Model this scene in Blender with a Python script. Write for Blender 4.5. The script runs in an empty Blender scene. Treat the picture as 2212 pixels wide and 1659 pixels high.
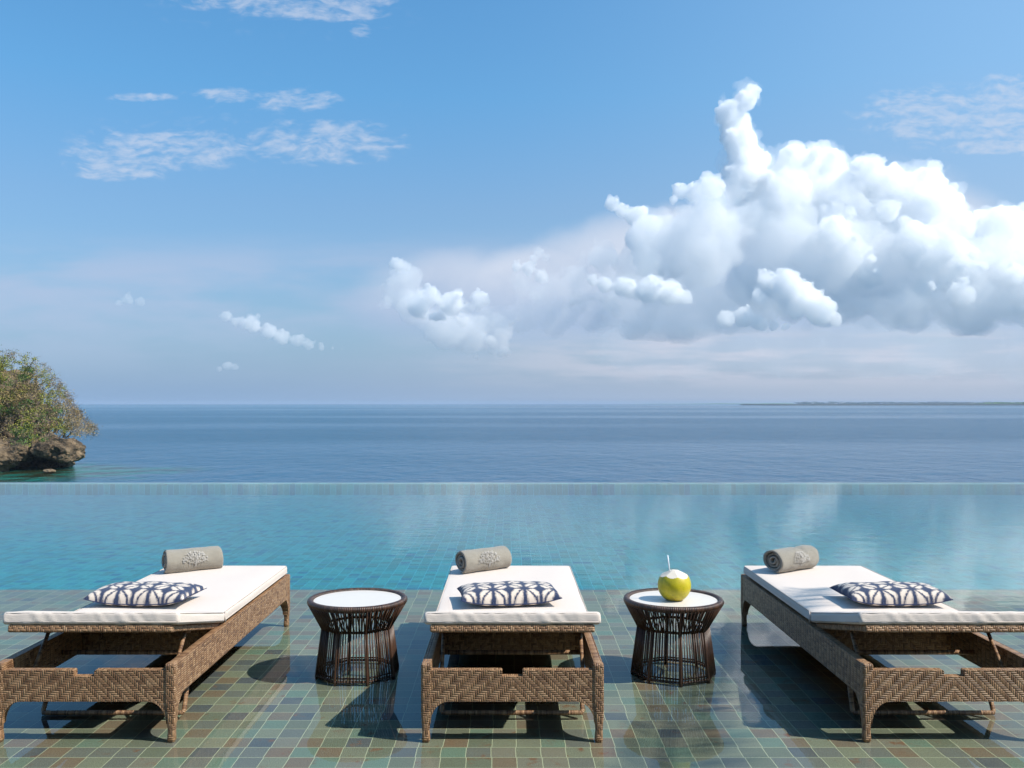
import bpy, bmesh, math, random
from mathutils import Vector, Matrix, noise, Euler
R = math.radians
sc = bpy.context.scene
col = sc.collection

# ------------------------------------------------------------------ camera / sky / sun / exposure
H = 1.40                      # eye height over the pool shelf
FPX, VX, HY = 2000.0, 1098.0, 871.0     # focal length, vanishing point (in a 2212 x 1659 frame)
cam_d = bpy.data.cameras.new('camera')
cam = bpy.data.objects.new('camera', cam_d); col.objects.link(cam)
cam.location = (0, 0, H); cam.rotation_euler = (R(90), 0, 0)
cam_d.sensor_width = 36; cam_d.lens = FPX/2212*36
cam_d.shift_x = (1106-VX)/2212; cam_d.shift_y = (HY-829.5)/2212
cam_d.clip_start = 0.05; cam_d.clip_end = 90000
sc.camera = cam

SUN_EL, SUN_AZ = 48.0, 107.0            # azimuth clockwise from +Y
sd = Vector((math.sin(R(SUN_AZ))*math.cos(R(SUN_EL)), math.cos(R(SUN_AZ))*math.cos(R(SUN_EL)), math.sin(R(SUN_EL))))
sun_d = bpy.data.lights.new('sun', 'SUN'); sun_d.energy = 5.0; sun_d.angle = R(0.5); sun_d.color = (1, .93, .82)
sun = bpy.data.objects.new('sun', sun_d); col.objects.link(sun)
sun.rotation_euler = sd.to_track_quat('Z', 'Y').to_euler()
sun.location = sd*50

sc.view_settings.view_transform = 'Standard'
sc.view_settings.look = 'None'; sc.view_settings.gamma = 1; sc.view_settings.use_curve_mapping = False
sc.view_settings.exposure = 0.15
sc.cycles.max_bounces = 44; sc.cycles.volume_bounces = 40; sc.cycles.diffuse_bounces = 3; sc.cycles.glossy_bounces = 4
sc.cycles.transparent_max_bounces = 24; sc.cycles.transmission_bounces = 4
sc.cycles.caustics_reflective = False; sc.cycles.caustics_refractive = False

# ------------------------------------------------------------------ node helper
class NT:
    def __init__(s, tree): s.t = tree; s.n = tree.nodes; s.l = tree.links
    def new(s, typ, **kw):
        n = s.n.new(typ)
        for k, v in kw.items(): setattr(n, k, v)
        return n
    def put(s, node, idx, v):
        if v is None: return
        sock = node.inputs[idx]
        if isinstance(v, bpy.types.NodeSocket): s.l.new(v, sock)
        else:
            if sock.type == 'RGBA' and len(v) == 3: v = (*v, 1)
            sock.default_value = v
    def m(s, op, a, b=None, c=None, clamp=False):
        n = s.new('ShaderNodeMath', operation=op, use_clamp=clamp)
        s.put(n, 0, a); s.put(n, 1, b); s.put(n, 2, c)
        return n.outputs[0]
    def vm(s, op, a, b=None, out=0):
        n = s.new('ShaderNodeVectorMath', operation=op)
        s.put(n, 0, a); s.put(n, 1, b)
        return n.outputs[out]
    def scale(s, a, k):
        n = s.new('ShaderNodeVectorMath', operation='SCALE'); s.put(n, 0, a); s.put(n, 3, k); return n.outputs[0]
    def xyz(s, x=0., y=0., z=0.):
        n = s.new('ShaderNodeCombineXYZ'); s.put(n, 0, x); s.put(n, 1, y); s.put(n, 2, z); return n.outputs[0]
    def sep(s, v):
        n = s.new('ShaderNodeSeparateXYZ'); s.put(n, 0, v); return n.outputs
    def mix(s, f, a, b, mode='MIX'):
        n = s.new('ShaderNodeMix', data_type='RGBA', blend_type=mode)
        s.put(n, 0, f); s.put(n, 6, a); s.put(n, 7, b); return n.outputs[2]
    def fmix(s, f, a, b):
        n = s.new('ShaderNodeMix', data_type='FLOAT'); s.put(n, 0, f); s.put(n, 2, a); s.put(n, 3, b); return n.outputs[0]
    def noise(s, vec, scale, detail=4., rough=.5, lac=2., dist=0., color=False):
        n = s.new('ShaderNodeTexNoise'); s.put(n, 'Vector', vec); s.put(n, 'Scale', scale); s.put(n, 'Detail', detail)
        s.put(n, 'Roughness', rough); s.put(n, 'Lacunarity', lac); s.put(n, 'Distortion', dist)
        return n.outputs[1 if color else 0]
    def vor(s, vec, scale, feature='F1', smooth=None, out=0):
        n = s.new('ShaderNodeTexVoronoi', feature=feature); s.put(n, 'Vector', vec); s.put(n, 'Scale', scale)
        if smooth is not None: s.put(n, 'Smoothness', smooth)
        return n.outputs[out]
    def white(s, vec, color=False):
        n = s.new('ShaderNodeTexWhiteNoise', noise_dimensions='3D'); s.put(n, 'Vector', vec); return n.outputs[1 if color else 0]
    def ss(s, v, lo, hi, a=0., b=1., kind='SMOOTHSTEP'):
        n = s.new('ShaderNodeMapRange', interpolation_type=kind)
        s.put(n, 0, v); s.put(n, 1, lo); s.put(n, 2, hi); s.put(n, 3, a); s.put(n, 4, b); return n.outputs[0]
    def ramp(s, v, stops, interp='LINEAR'):
        n = s.new('ShaderNodeValToRGB'); n.color_ramp.interpolation = interp
        e = n.color_ramp.elements
        while len(e) < len(stops): e.new(.5)
        for el, (p, c) in zip(e, stops): el.position = p; el.color = (*c, 1)
        s.put(n, 0, v); return n.outputs[0]
    def bump(s, h, strength=.5, dist=.01, normal=None):
        n = s.new('ShaderNodeBump'); s.put(n, 'Strength', strength); s.put(n, 'Distance', dist); s.put(n, 'Height', h)
        if normal is not None: s.put(n, 'Normal', normal)
        return n.outputs[0]
    def hsv(s, c, h=.5, sat=1., v=1.):
        n = s.new('ShaderNodeHueSaturation'); s.put(n, 0, h); s.put(n, 1, sat); s.put(n, 2, v); s.put(n, 4, c); return n.outputs[0]

def S(r, g, b):               # sRGB 0-255 to linear
    f = lambda c: (c/255/12.92) if c/255 <= .04045 else ((c/255+.055)/1.055)**2.4
    return (f(r), f(g), f(b))

# ------------------------------------------------------------------ world: Nishita sky, thin high cloud and horizon haze
def make_world():
    w = bpy.data.worlds.new('World'); sc.world = w; w.use_nodes = True
    T = NT(w.node_tree); T.n.clear()
    out = T.new('ShaderNodeOutputWorld'); bg = T.new('ShaderNodeBackground')
    STR = .1
    bg.inputs[1].default_value = STR
    T.l.new(bg.outputs[0], out.inputs[0])
    sky = T.new('ShaderNodeTexSky', sky_type='NISHITA'); sky.sun_disc = False
    sky.sun_elevation = R(SUN_EL); sky.sun_rotation = R(SUN_AZ)
    sky.altitude = 10; sky.air_density = 1.0; sky.dust_density = 1.2; sky.ozone_density = 2.0
    d = T.new('ShaderNodeTexCoord').outputs['Generated']
    x, y, z = T.sep(d)
    yy = T.m('MAXIMUM', y, .08)
    u = T.m('DIVIDE', x, yy); v = T.m('DIVIDE', z, yy)
    # picture-like sky coordinates: P = frame pixels of the photograph / 1000
    px = T.m('ADD', T.m('MULTIPLY', u, FPX/1000), VX/1000)
    py = T.m('SUBTRACT', HY/1000, T.m('MULTIPLY', v, FPX/1000))
    P = T.xyz(px, py, 0.)
    front = T.ss(y, .05, .3)
    el = T.m('DIVIDE', z, T.m('MAXIMUM', T.m('SQRT', T.m('ADD', T.m('MULTIPLY', x, x), T.m('MULTIPLY', y, y))), .01))
    gain = T.ramp(T.ss(el, 0., .5, 0., 1., 'LINEAR'), [(0., (.8, 1.03, 1.21)), (.42, (.87, 1.24, 1.44)), (.66, (.73, 1.44, 1.70)), (.95, (.78, 1.50, 1.78))])
    base = T.mix(1., sky.outputs[0], gain, 'MULTIPLY')
    # marine haze: pale blue air thickening to the horizon and towards the sunny side
    hz = T.m('MULTIPLY', T.m('POWER', 2.718, T.m('MULTIPLY', T.m('MAXIMUM', el, 0.), -7.)), .97)
    k = lambda c: tuple(i/STR/1.11 for i in c)
    hazec = T.mix(T.ss(px, .3, 2.1), k(S(144, 175, 212)), k(S(182, 194, 215)))
    c = T.mix(T.m('MULTIPLY', T.ss(px, .9, 2.5), .42), base, k(S(170, 208, 244)))
    c = T.mix(hz, c, hazec)
    def ell(cx, cy, rx, ry, p=1.0):           # soft elliptical mask
        a = T.m('DIVIDE', T.m('SUBTRACT', px, cx), rx); b = T.m('DIVIDE', T.m('SUBTRACT', py, cy), ry)
        q = T.m('ADD', T.m('MULTIPLY', a, a), T.m('MULTIPLY', b, b))
        return T.m('MAXIMUM', T.m('SUBTRACT', 1., q), 0.)
    def add(*a):
        r = a[0]
        for i in a[1:]: r = T.m('ADD', r, i)
        return r
    # altocumulus ripples
    warp = T.vm('ADD', P, T.scale(T.vm('SUBTRACT', T.noise(P, 9., 3., color=True), (.5, .5, .5)), .05))
    st = T.vm('MULTIPLY', warp, (16., 48., 1.))
    n1 = T.noise(st, 1., 6., .58)
    n2 = T.noise(T.vm('MULTIPLY', warp, (40., 95., 1.)), 1., 4., .5)
    nn = T.m('ADD', T.m('MULTIPLY', n1, .7), T.m('MULTIPLY', n2, .3))
    m = add(ell(.27, .335, .17, .065), ell(.40, .325, .2, .05), ell(.72, .305, .2, .06), ell(.64, .215, .11, .03), ell(.49, .205, .08, .02),
            ell(.31, .21, .09, .012), ell(.60, -.02, .32, .06), ell(.72, .01, .15, .05), ell(.78, .07, .03, .02),
            T.m('MULTIPLY', ell(2.0, .25, .19, .075), 1.), ell(2.2, .24, .14, .11), ell(2.12, .32, .1, .02), ell(.24, .375, .1, .02))
    m = T.m('MINIMUM', T.m('ADD', m, add(T.m('MULTIPLY', ell(.5, .28, .55, .16), .28), T.m('MULTIPLY', ell(.62, .02, .5, .1), .3), T.m('MULTIPLY', ell(2.1, .26, .4, .16), .25))), 1.)
    aa = T.m('MULTIPLY', T.ss(T.m('ADD', nn, T.m('MULTIPLY', m, .22)), .57, .88), T.m('MULTIPLY', T.ss(m, 0., .7), .56))
    c = T.mix(T.m('MULTIPLY', aa, front), c, k(S(214, 222, 238)))
    # veil of thin stratus low over the sea
    sl = T.noise(T.vm('MULTIPLY', P, (2.2, 10., 1.)), 1., 6., .55)
    band = T.m('MULTIPLY', T.ss(py, .48, .60), T.ss(py, .86, .66))
    ve = T.m('MULTIPLY', T.m('MULTIPLY', T.ss(sl, .30, .64), band), .68)
    ve2 = T.m('MULTIPLY', T.m('MULTIPLY', T.ss(T.noise(T.vm('MULTIPLY', P, (3., 22., 1.)), 1., 6., .6), .40, .62), T.m('MULTIPLY', T.ss(py, .70, .745), T.ss(py, .855, .79))),
             T.m('MULTIPLY', T.ss(px, .75, 1.6), .85))
    c = T.mix(T.m('MULTIPLY', ve, front), c, k(S(183, 199, 228)))
    # diffuse body of cloud behind the cumulus
    bn = T.noise(T.vm('MULTIPLY', warp, (5., 6., 1.)), 1., 7., .55)
    bm = add(ell(1.45, .60, .42, .17), ell(1.85, .55, .5, .24), ell(1.02, .67, .32, .16), ell(2.2, .64, .45, .16))
    bm = T.m('MINIMUM', bm, 1.)
    ba = T.m('MULTIPLY', T.ss(T.m('ADD', T.m('MULTIPLY', bn, .55), T.m('MULTIPLY', bm, .8)), .38, .9), T.ss(py, .76, .66))
    bc = T.mix(T.ss(T.m('ADD', py, T.m('MULTIPLY', T.m('SUBTRACT', bn, .5), .3)), .48, .72), k(S(217, 226, 243)), k(S(171, 193, 224)))
    c = T.mix(T.m('MULTIPLY', T.m('MULTIPLY', ba, .9), front), c, bc)
    c = T.mix(T.m('MULTIPLY', ve2, front), c, k(S(208, 212, 228)))
    T.l.new(c, bg.inputs[0])
SKY_SAT, SKY_VAL = 1.0, 1.0
make_world()

# ------------------------------------------------------------------ materials
def mat(name, **kw):
    m = bpy.data.materials.new(name); m.use_nodes = True
    T = NT(m.node_tree); p = T.n['Principled BSDF']
    for k, v in kw.items():
        T.put(p, k.replace('_', ' '), v)
    return m, T, p

def m_weave(name, mirror, cols, p=.0086, rough=.5, gap=.45, rib=False):
    m, T, b = mat(name, Roughness=rough)
    uv = T.new('ShaderNodeUVMap'); uv.uv_map = 'UVMap'
    u, v, _ = T.sep(uv.outputs[0])
    if mirror: u = T.m('ABSOLUTE', u)
    a = T.m('ADD', T.m('DIVIDE', u, p), 300.); c = T.m('ADD', T.m('DIVIDE', v, p), 300.)
    i = T.m('FLOOR', a); j = T.m('FLOOR', c); fa = T.m('FRACT', a); fc = T.m('FRACT', c)
    q = T.m('MODULO', T.m('ADD', i, j), 6.)
    hor = T.m('LESS_THAN', q, 2.5)
    th = T.m('MULTIPLY', T.m('MODULO', T.m('ADD', a, j), 6.), 1/3)
    tv = T.m('MULTIPLY', T.m('SUBTRACT', T.m('MODULO', T.m('ADD', c, i), 6.), 3.), 1/3)
    if rib:                   # upright stakes with bundles of three strands woven between them
        hor = T.m('GREATER_THAN', T.m('MODULO', i, 4.), .5)
        th = T.m('MULTIPLY', T.m('SUBTRACT', T.m('MODULO', a, 4.), 1.), 1/3)
        tv = T.m('FRACT', T.m('MULTIPLY', T.m('ADD', c, T.m('MULTIPLY', T.m('FLOOR', T.m('DIVIDE', i, 4.)), 2.)), .25))
    t = T.fmix(hor, tv, th); f = T.fmix(hor, fa, fc)
    f2 = T.m('SUBTRACT', T.m('MULTIPLY', f, 2.), 1.); t2 = T.m('SUBTRACT', T.m('MULTIPLY', t, 2.), 1.)
    hf = T.m('SQRT', T.m('MAXIMUM', T.m('SUBTRACT', 1., T.m('MULTIPLY', f2, f2)), 0.))
    ht = T.m('SUBTRACT', 1., T.m('MULTIPLY', T.m('POWER', T.m('ABSOLUTE', t2), 3.), .75))
    h = T.m('MULTIPLY', hf, ht)
    idh = T.xyz(j, T.m('FLOOR', T.m('DIVIDE', a, 4.)) if rib else T.m('FLOOR', T.m('DIVIDE', T.m('ADD', a, j), 6.)), 1.)
    idv = T.xyz(i, T.m('FLOOR', T.m('DIVIDE', T.m('ADD', c, i), 6.)), 9.)
    wid = T.mix(hor, idv, idh)
    rnd = T.white(wid)
    fine = T.noise(T.vm('MULTIPLY', T.xyz(u, v, 0.), (900., 900., 1.)), 1., 2.)
    cc = T.ramp(T.m('ADD', T.m('MULTIPLY', rnd, .85), T.m('MULTIPLY', fine, .15)), cols)
    cc = T.mix(T.ss(h, .0, .4, gap, 0.), cc, (.02, .012, .008))
    T.put(b, 'Base Color', cc)
    T.put(b, 'Normal', T.bump(h, 1., .0035))
    return m
RAT = [(0., (.12, .058, .029)), (.3, (.24, .128, .064)), (.65, (.33, .186, .096)), (1., (.44, .272, .15))]
M = {}
M['weave_end'] = m_weave('rattan_herringbone', True, RAT)
M['weave_side'] = m_weave('rattan_ribbed', False, RAT, p=.0092, rib=True); M['weave_twill'] = m_weave('rattan_twill', False, RAT)
def m_wrapped(name, cols, scale, rough=.42):          # cane wrapped round a tube; UV.x runs along the tube in metres
    m, T, b = mat(name, Roughness=rough)
    uv = T.new('ShaderNodeUVMap'); uv.uv_map = 'UVMap'
    u, v, _ = T.sep(uv.outputs[0])
    a = T.m('DIVIDE', u, scale); f2 = T.m('SUBTRACT', T.m('MULTIPLY', T.m('FRACT', a), 2.), 1.)
    h = T.m('SQRT', T.m('MAXIMUM', T.m('SUBTRACT', 1., T.m('MULTIPLY', f2, f2)), 0.))
    rnd = T.white(T.xyz(T.m('FLOOR', a), 3., 2.))
    cc = T.ramp(rnd, cols); cc = T.mix(T.ss(h, 0., .45, .6, 0.), cc, (.012, .008, .006))
    T.put(b, 'Base Color', cc); T.put(b, 'Normal', T.bump(h, 1., .003))
    return m
M['wrap_tan'] = m_wrapped('cane_wrap_tan', RAT, .006)
DRK = [(0., (.035, .018, .012)), (.5, (.06, .03, .018)), (1., (.10, .048, .027))]
M['wrap_dark'] = m_wrapped('cane_wrap_dark', DRK, .0085, .36)
def m_cord():
    m, T, b = mat('dark_cord', Roughness=.38)
    o = T.new('ShaderNodeTexCoord').outputs['Object']
    T.put(b, 'Base Color', T.ramp(T.noise(T.vm('MULTIPLY', o, (120., 120., 6.)), 1., 3.), [(.3, DRK[0][1]), (.7, DRK[2][1])]))
    return m
M['cord'] = m_cord()
def m_fabric(name, c1, c2, scale=1500., rough=.9, bump=.25, big=6., bigamt=.5):
    m, T, b = mat(name, Roughness=rough)
    o = T.new('ShaderNodeTexCoord').outputs['Object']
    n = T.noise(o, big, 4.); f = T.noise(o, scale, 2.)
    wv = T.m('ADD', T.m('SINE', T.m('MULTIPLY', T.sep(o)[0], 3000.)), T.m('SINE', T.m('MULTIPLY', T.sep(o)[1], 3000.)))
    T.put(b, 'Base Color', T.mix(T.m('ADD', T.m('MULTIPLY', n, bigamt), T.m('MULTIPLY', f, 1-bigamt)), c1, c2))
    wr = T.noise(T.vm('MULTIPLY', o, (14., 5., 9.)), 1., 4., .55)
    T.put(b, 'Normal', T.bump(T.m('ADD', T.m('ADD', T.m('MULTIPLY', f, .25), T.m('MULTIPLY', wv, .05)), T.m('MULTIPLY', wr, 1.2)), bump, .008))
    T.put(b, 'Sheen Weight', .15)
    return m
M['canvas'] = m_fabric('cream_canvas', (.66, .567, .50), (.735, .642, .575))
M['piping'] = m_fabric('cream_piping', (.52, .45, .40), (.60, .52, .47))
def m_terry():
    m, T, b = mat('taupe_terry', Roughness=1.)
    o = T.new('ShaderNodeTexCoord').outputs['Object']
    f = T.noise(o, 420., 3., .65); n = T.noise(o, 18., 4.)
    T.put(b, 'Base Color', T.mix(T.m('ADD', T.m('MULTIPLY', f, .7), T.m('MULTIPLY', n, .3)), (.15, .134, .108), (.45, .405, .335)))
    T.put(b, 'Normal', T.bump(T.m('ADD', f, T.m('MULTIPLY', n, 1.)), .7, .006)); T.put(b, 'Sheen Weight', .3)
    return m
M['terry'] = m_terry()
M['stitch'] = mat('white_stitching', Base_Color=(.46, .435, .405), Roughness=.9)[0]
def m_shibori():
    m, T, b = mat('indigo_shibori', Roughness=.95)
    uv = T.new('ShaderNodeUVMap'); uv.uv_map = 'UVMap'
    w = T.vm('ADD', uv.outputs[0], T.scale(T.vm('SUBTRACT', T.noise(uv.outputs[0], 30., 3., color=True), (.5, .5, .5)), .014))
    u, v, _ = T.sep(w)
    a = .083
    x = T.m('DIVIDE', u, a); y = T.m('DIVIDE', v, a)
    def tri(t): return T.m('ABSOLUTE', T.m('SUBTRACT', T.m('FRACT', T.m('ADD', t, 100.5)), .5))     # distance to nearest integer
    dx, dy = tri(x), tri(y)
    d1 = T.m('MULTIPLY', tri(T.m('MULTIPLY', T.m('ADD', x, y), .5)), 1.414)
    d2 = T.m('MULTIPLY', tri(T.m('MULTIPLY', T.m('SUBTRACT', x, y), .5)), 1.414)
    # blob nodes where i+j is odd: both diagonals are far
    rn = T.m('SQRT', T.m('ADD', T.m('MULTIPLY', dx, dx), T.m('MULTIPLY', dy, dy)))
    odd = T.m('GREATER_THAN', T.m('MINIMUM', d1, d2), .28)
    odd = T.ss(T.m('MINIMUM', d1, d2), .2, .6)
    sp = T.noise(uv.outputs[0], 700., 2.)
    g = T.m('MULTIPLY', T.m('SUBTRACT', sp, .5), .16)
    g2 = T.m('MULTIPLY', T.m('SUBTRACT', T.noise(uv.outputs[0], 90., 3.), .5), .22)
    e = lambda dist, wd, soft: T.ss(T.m('ADD', T.m('ADD', dist, g), g2), wd, T.m('ADD', wd, soft) if not isinstance(wd, float) else wd+soft, 1., 0.)
    vert = e(dx, T.m('ADD', .035, T.m('MULTIPLY', T.m('MULTIPLY', odd, T.ss(rn, .0, .65, 1., 0.)), .25)), .18)
    hor = e(dy, T.m('ADD', .0, T.m('MULTIPLY', T.ss(rn, .0, .5, 1., 0.), .18)), .14)
    dia = e(T.m('MINIMUM', d1, d2), .012, .10)
    star = e(rn, T.m('ADD', .19, T.m('MULTIPLY', odd, .15)), .24)
    k = T.m('MAXIMUM', T.m('MAXIMUM', vert, hor), T.m('MAXIMUM', dia, star))
    ink = T.mix(T.ss(sp, .45, .75), (.007, .016, .056), (.075, .115, .22))
    T.put(b, 'Base Color', T.mix(k, (.70, .60, .51), ink))
    T.put(b, 'Normal', T.bump(T.noise(uv.outputs[0], 500., 2.), .35, .004)); T.put(b, 'Sheen Weight', .2)
    return m
M['shibori'] = m_shibori()
M['navy'] = mat('navy_piping', Base_Color=(.02, .03, .09), Roughness=.9)[0]
def m_stonetop():
    m, T, b = mat('white_tabletop', Roughness=.35)
    o = T.new('ShaderNodeTexCoord').outputs['Object']
    T.put(b, 'Base Color', T.mix(T.noise(o, 30., 4.), (.68, .63, .57), (.74, .69, .63)))
    return m
M['top'] = m_stonetop()
def m_husk():
    m, T, b = mat('coconut_husk', Roughness=.42)
    o = T.new('ShaderNodeTexCoord').outputs['Object']
    n = T.noise(T.vm('MULTIPLY', o, (1., 1., .5)), 16., 5., .6); sp = T.noise(o, 160., 3., .6)
    c = T.ramp(n, [(.3, (.33, .30, .007)), (.55, (.52, .44, .010)), (.75, (.60, .44, .03))])
    z = T.sep(o)[2]
    c = T.mix(T.ss(sp, .60, .72, 0., .7), c, (.14, .09, .02))
    c = T.mix(T.ss(T.m('ADD', z, T.m('MULTIPLY', T.m('SUBTRACT', T.noise(o, 40., 3.), .5), .06)), .0, .035, .6, 0.), c, (.2, .13, .04))
    T.put(b, 'Base Color', c); T.put(b, 'Normal', T.bump(T.noise(o, 70., 3.), .12, .004))
    return m
M['husk'] = m_husk()
def m_flesh():
    m, T, b = mat('coconut_cut', Roughness=.6)
    o = T.new('ShaderNodeTexCoord').outputs['Object']
    T.put(b, 'Base Color', T.mix(T.noise(T.vm('MULTIPLY', o, (30., 30., 120.)), 1., 4.), (.62, .53, .42), (.74, .69, .61)))
    T.put(b, 'Normal', T.bump(T.noise(o, 200., 2.), .2, .003))
    return m
M['flesh'] = m_flesh()
M['straw'] = mat('white_straw', Base_Color=(.85, .85, .87), Roughness=.35)[0]

def m_tile(name, tint=None, grout=(.46, .48, .32)):
    m, T, b = mat(name, Roughness=.55)
    pos = T.new('ShaderNodeNewGeometry').outputs['Position']
    x, y, _ = T.sep(pos)
    jx = T.m('MULTIPLY', T.m('SUBTRACT', T.noise(pos, 2.5, 2.), .5), .012)
    a = T.m('ADD', T.m('DIVIDE', T.m('ADD', T.m('SUBTRACT', x, .033), jx), .1), 500.)
    c = T.m('ADD', T.m('DIVIDE', T.m('SUBTRACT', y, 3.873), .107), 500.)
    i, j = T.m('FLOOR', a), T.m('FLOOR', c)
    a2 = T.m('ADD', a, T.m('MULTIPLY', T.m('SUBTRACT', T.white(T.xyz(0., j, 4.)), .5), .04))
    i = T.m('FLOOR', a2)
    fa = T.m('SUBTRACT', T.m('FRACT', a2), .5); fc = T.m('SUBTRACT', T.m('FRACT', c), .5)
    ed = T.m('MINIMUM', T.m('SUBTRACT', .5, T.m('ABSOLUTE', fa)), T.m('SUBTRACT', .5, T.m('ABSOLUTE', fc)))
    wn = T.white(T.xyz(i, j, 7.)); wn2 = T.white(T.xyz(i, j, 19.))
    cc = T.ramp(wn, [(0., (.150, .165, .115)), (.2, (.205, .215, .150)), (.38, (.150, .215, .160)), (.50, (.210, .195, .150)),
                     (.64, (.195, .140, .092)), (.80, (.090, .098, .108)), (.87, (.150, .155, .135)), (1., (.24, .26, .18))], 'CONSTANT')
    cell = T.vm('ADD', pos, T.scale(T.white(T.xyz(i, j, 2.), True), 30.))
    st = T.noise(cell, 14., 4., .6)
    cc = T.mix(T.m('MULTIPLY', T.ss(st, .56, .72), T.ss(wn2, .35, .85)), cc, (.20, .08, .032))
    cc = T.mix(T.ss(T.noise(cell, 6., 3.), .35, .7, 0., .35), cc, (.17, .17, .14))
    sp = T.noise(pos, 260., 3., .75)
    cc = T.mix(1., cc, T.ramp(sp, [(.34, (.42, .42, .42)), (.60, (1.28, 1.28, 1.25))]), 'MULTIPLY')
    cc = T.mix(T.ss(T.m('ADD', ed, T.m('MULTIPLY', T.m('SUBTRACT', T.noise(pos, 60., 3.), .5), .012)), .008, .021, 1., 0.), cc, grout)
    cc = T.mix(1., cc, tint or (1.14, 1.06, 1.02), 'MULTIPLY')
    T.put(b, 'Base Color', cc)
    T.put(b, 'Normal', T.bump(T.m('ADD', T.m('MULTIPLY', sp, .3), T.ss(ed, .01, .03)), .3, .003))
    return m
M['tile'] = m_tile('green_stone_tile'); M['tile_pale'] = m_tile('pale_blue_stone_tile', (1.2, 1.8, 2.2), (.33, .37, .33))

def m_water():
    m = bpy.data.materials.new('pool_water'); m.use_nodes = True
    T = NT(m.node_tree); T.n.clear()
    out = T.new('ShaderNodeOutputMaterial')
    pos = T.new('ShaderNodeNewGeometry').outputs['Position']
    y = T.sep(pos)[1]
    far = T.ss(y, 4.5, 11.)
    r1 = T.noise(T.vm('MULTIPLY', pos, (1.1, 2.6, 1.)), 1.6, 3., .5)
    r2 = T.noise(T.vm('MULTIPLY', pos, (2.5, 7., 1.)), 2.2, 3., .55)
    hh = T.m('ADD', T.m('MULTIPLY', r1, T.fmix(far, .0002, .0023)), T.m('MULTIPLY', r2, T.fmix(far, .0001, .0011)))
    nrm = T.bump(hh, 1., 1.)
    fr = T.new('ShaderNodeFresnel'); fr.inputs[0].default_value = 1.33; T.put(fr, 'Normal', nrm)
    tr = T.new('ShaderNodeBsdfTransparent')
    gl = T.new('ShaderNodeBsdfGlossy'); gl.inputs['Roughness'].default_value = .015; T.put(gl, 'Normal', nrm)
    mx = T.new('ShaderNodeMixShader'); T.put(mx, 0, fr.outputs[0]); T.l.new(tr.outputs[0], mx.inputs[1]); T.l.new(gl.outputs[0], mx.inputs[2])
    T.l.new(mx.outputs[0], out.inputs[0])
    # water takes out red light with depth
    ab = T.new('ShaderNodeVolumeAbsorption'); ab.inputs[0].default_value = (.0, .87, .97, 1); ab.inputs[1].default_value = 2.0
    T.l.new(ab.outputs[0], out.inputs[1])
    return m
M['water'] = m_water()

def m_sea():
    m, T, b = mat('sea_water', IOR=1.333)
    pos = T.new('ShaderNodeNewGeometry').outputs['Position']
    x, y, z = T.sep(pos)
    w1 = T.noise(T.vm('MULTIPLY', pos, (.30, .19, 1.)), 1., 6., .62)
    w2 = T.noise(T.vm('MULTIPLY', pos, (.07, .05, 1.)), 1., 4., .6)
    lane = T.noise(T.vm('MULTIPLY', pos, (.0009, .0032, 1.)), 1., 9., .62)
    lane2 = T.noise(T.vm('MULTIPLY', pos, (.00035, .0010, 1.)), 1., 5., .55)
    calm = T.ss(T.m('ADD', T.m('MULTIPLY', lane, .5), T.m('MULTIPLY', lane2, .5)), 0.475, .60)
    hh = T.m('ADD', T.m('MULTIPLY', w1, 3.2), T.m('MULTIPLY', w2, 4.))
    T.put(b, 'Normal', T.bump(hh, T.fmix(calm, 1., .55), 1.))
    T.put(b, 'Roughness', T.fmix(calm, .16, .10)); T.put(b, 'Specular IOR Level', T.fmix(calm, .13, .5))
    # sandy shallows round the foot of the headland
    dx = T.m('DIVIDE', T.m('SUBTRACT', x, -95.), 34.); dy = T.m('DIVIDE', T.m('SUBTRACT', y, 172.), 26.)
    q = T.m('SQRT', T.m('ADD', T.m('MULTIPLY', dx, dx), T.m('MULTIPLY', dy, dy)))
    sh = T.ss(T.m('ADD', q, T.m('MULTIPLY', T.m('SUBTRACT', T.noise(pos, .07, 4.), .5), 1.1)), .55, 1.2, 1., 0.)
    bed = T.mix(T.ss(T.noise(pos, .16, 4.), .42, .6), (.012, .15, .115), (.03, .035, .015))
    deep = T.mix(T.ss(y, 150., 2500.), (.003, .082, .165), (.006, .10, .19))
    T.put(b, 'Base Color', T.mix(sh, deep, bed))
    return m
M['sea'] = m_sea()

def m_cloud(name, dens):
    m = bpy.data.materials.new(name); m.use_nodes = True
    T = NT(m.node_tree); T.n.clear()
    out = T.new('ShaderNodeOutputMaterial')
    v = T.new('ShaderNodeVolumeScatter'); v.inputs[0].default_value = (1, 1, 1, 1); v.inputs['Density'].default_value = dens; v.inputs['Anisotropy'].default_value = 0.
    T.l.new(v.outputs[0], out.inputs[1])
    return m
def m_rock():
    m, T, b = mat('limestone', Roughness=.95)
    o = T.new('ShaderNodeTexCoord').outputs['Object']
    n = T.noise(o, .5, 7., .62); v = T.vor(o, 1.3)
    c = T.ramp(n, [(.32, (.035, .025, .016)), (.5, (.15, .105, .062)), (.68, (.27, .195, .12))])
    T.put(b, 'Base Color', c); T.put(b, 'Normal', T.bump(T.m('ADD', n, T.m('MULTIPLY', v, .5)), 1., 1.))
    return m
M['rock'] = m_rock()
def m_leaf(name, c1, c2, c3):
    m, T, b = mat(name, Roughness=.6)
    o = T.new('ShaderNodeTexCoord').outputs['Object']
    g = T.new('ShaderNodeNewGeometry').outputs['Random Per Island']
    n = T.noise(o, .35, 3.)
    T.put(b, 'Base Color', T.ramp(T.m('ADD', T.m('MULTIPLY', n, .6), T.m('MULTIPLY', g, .4)), [(.25, c1), (.5, c2), (.75, c3)]))
    return m
M['leaf'] = m_leaf('shrub_leaves', (.08, .115, .01), (.21, .235, .018), (.42, .37, .045))
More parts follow.
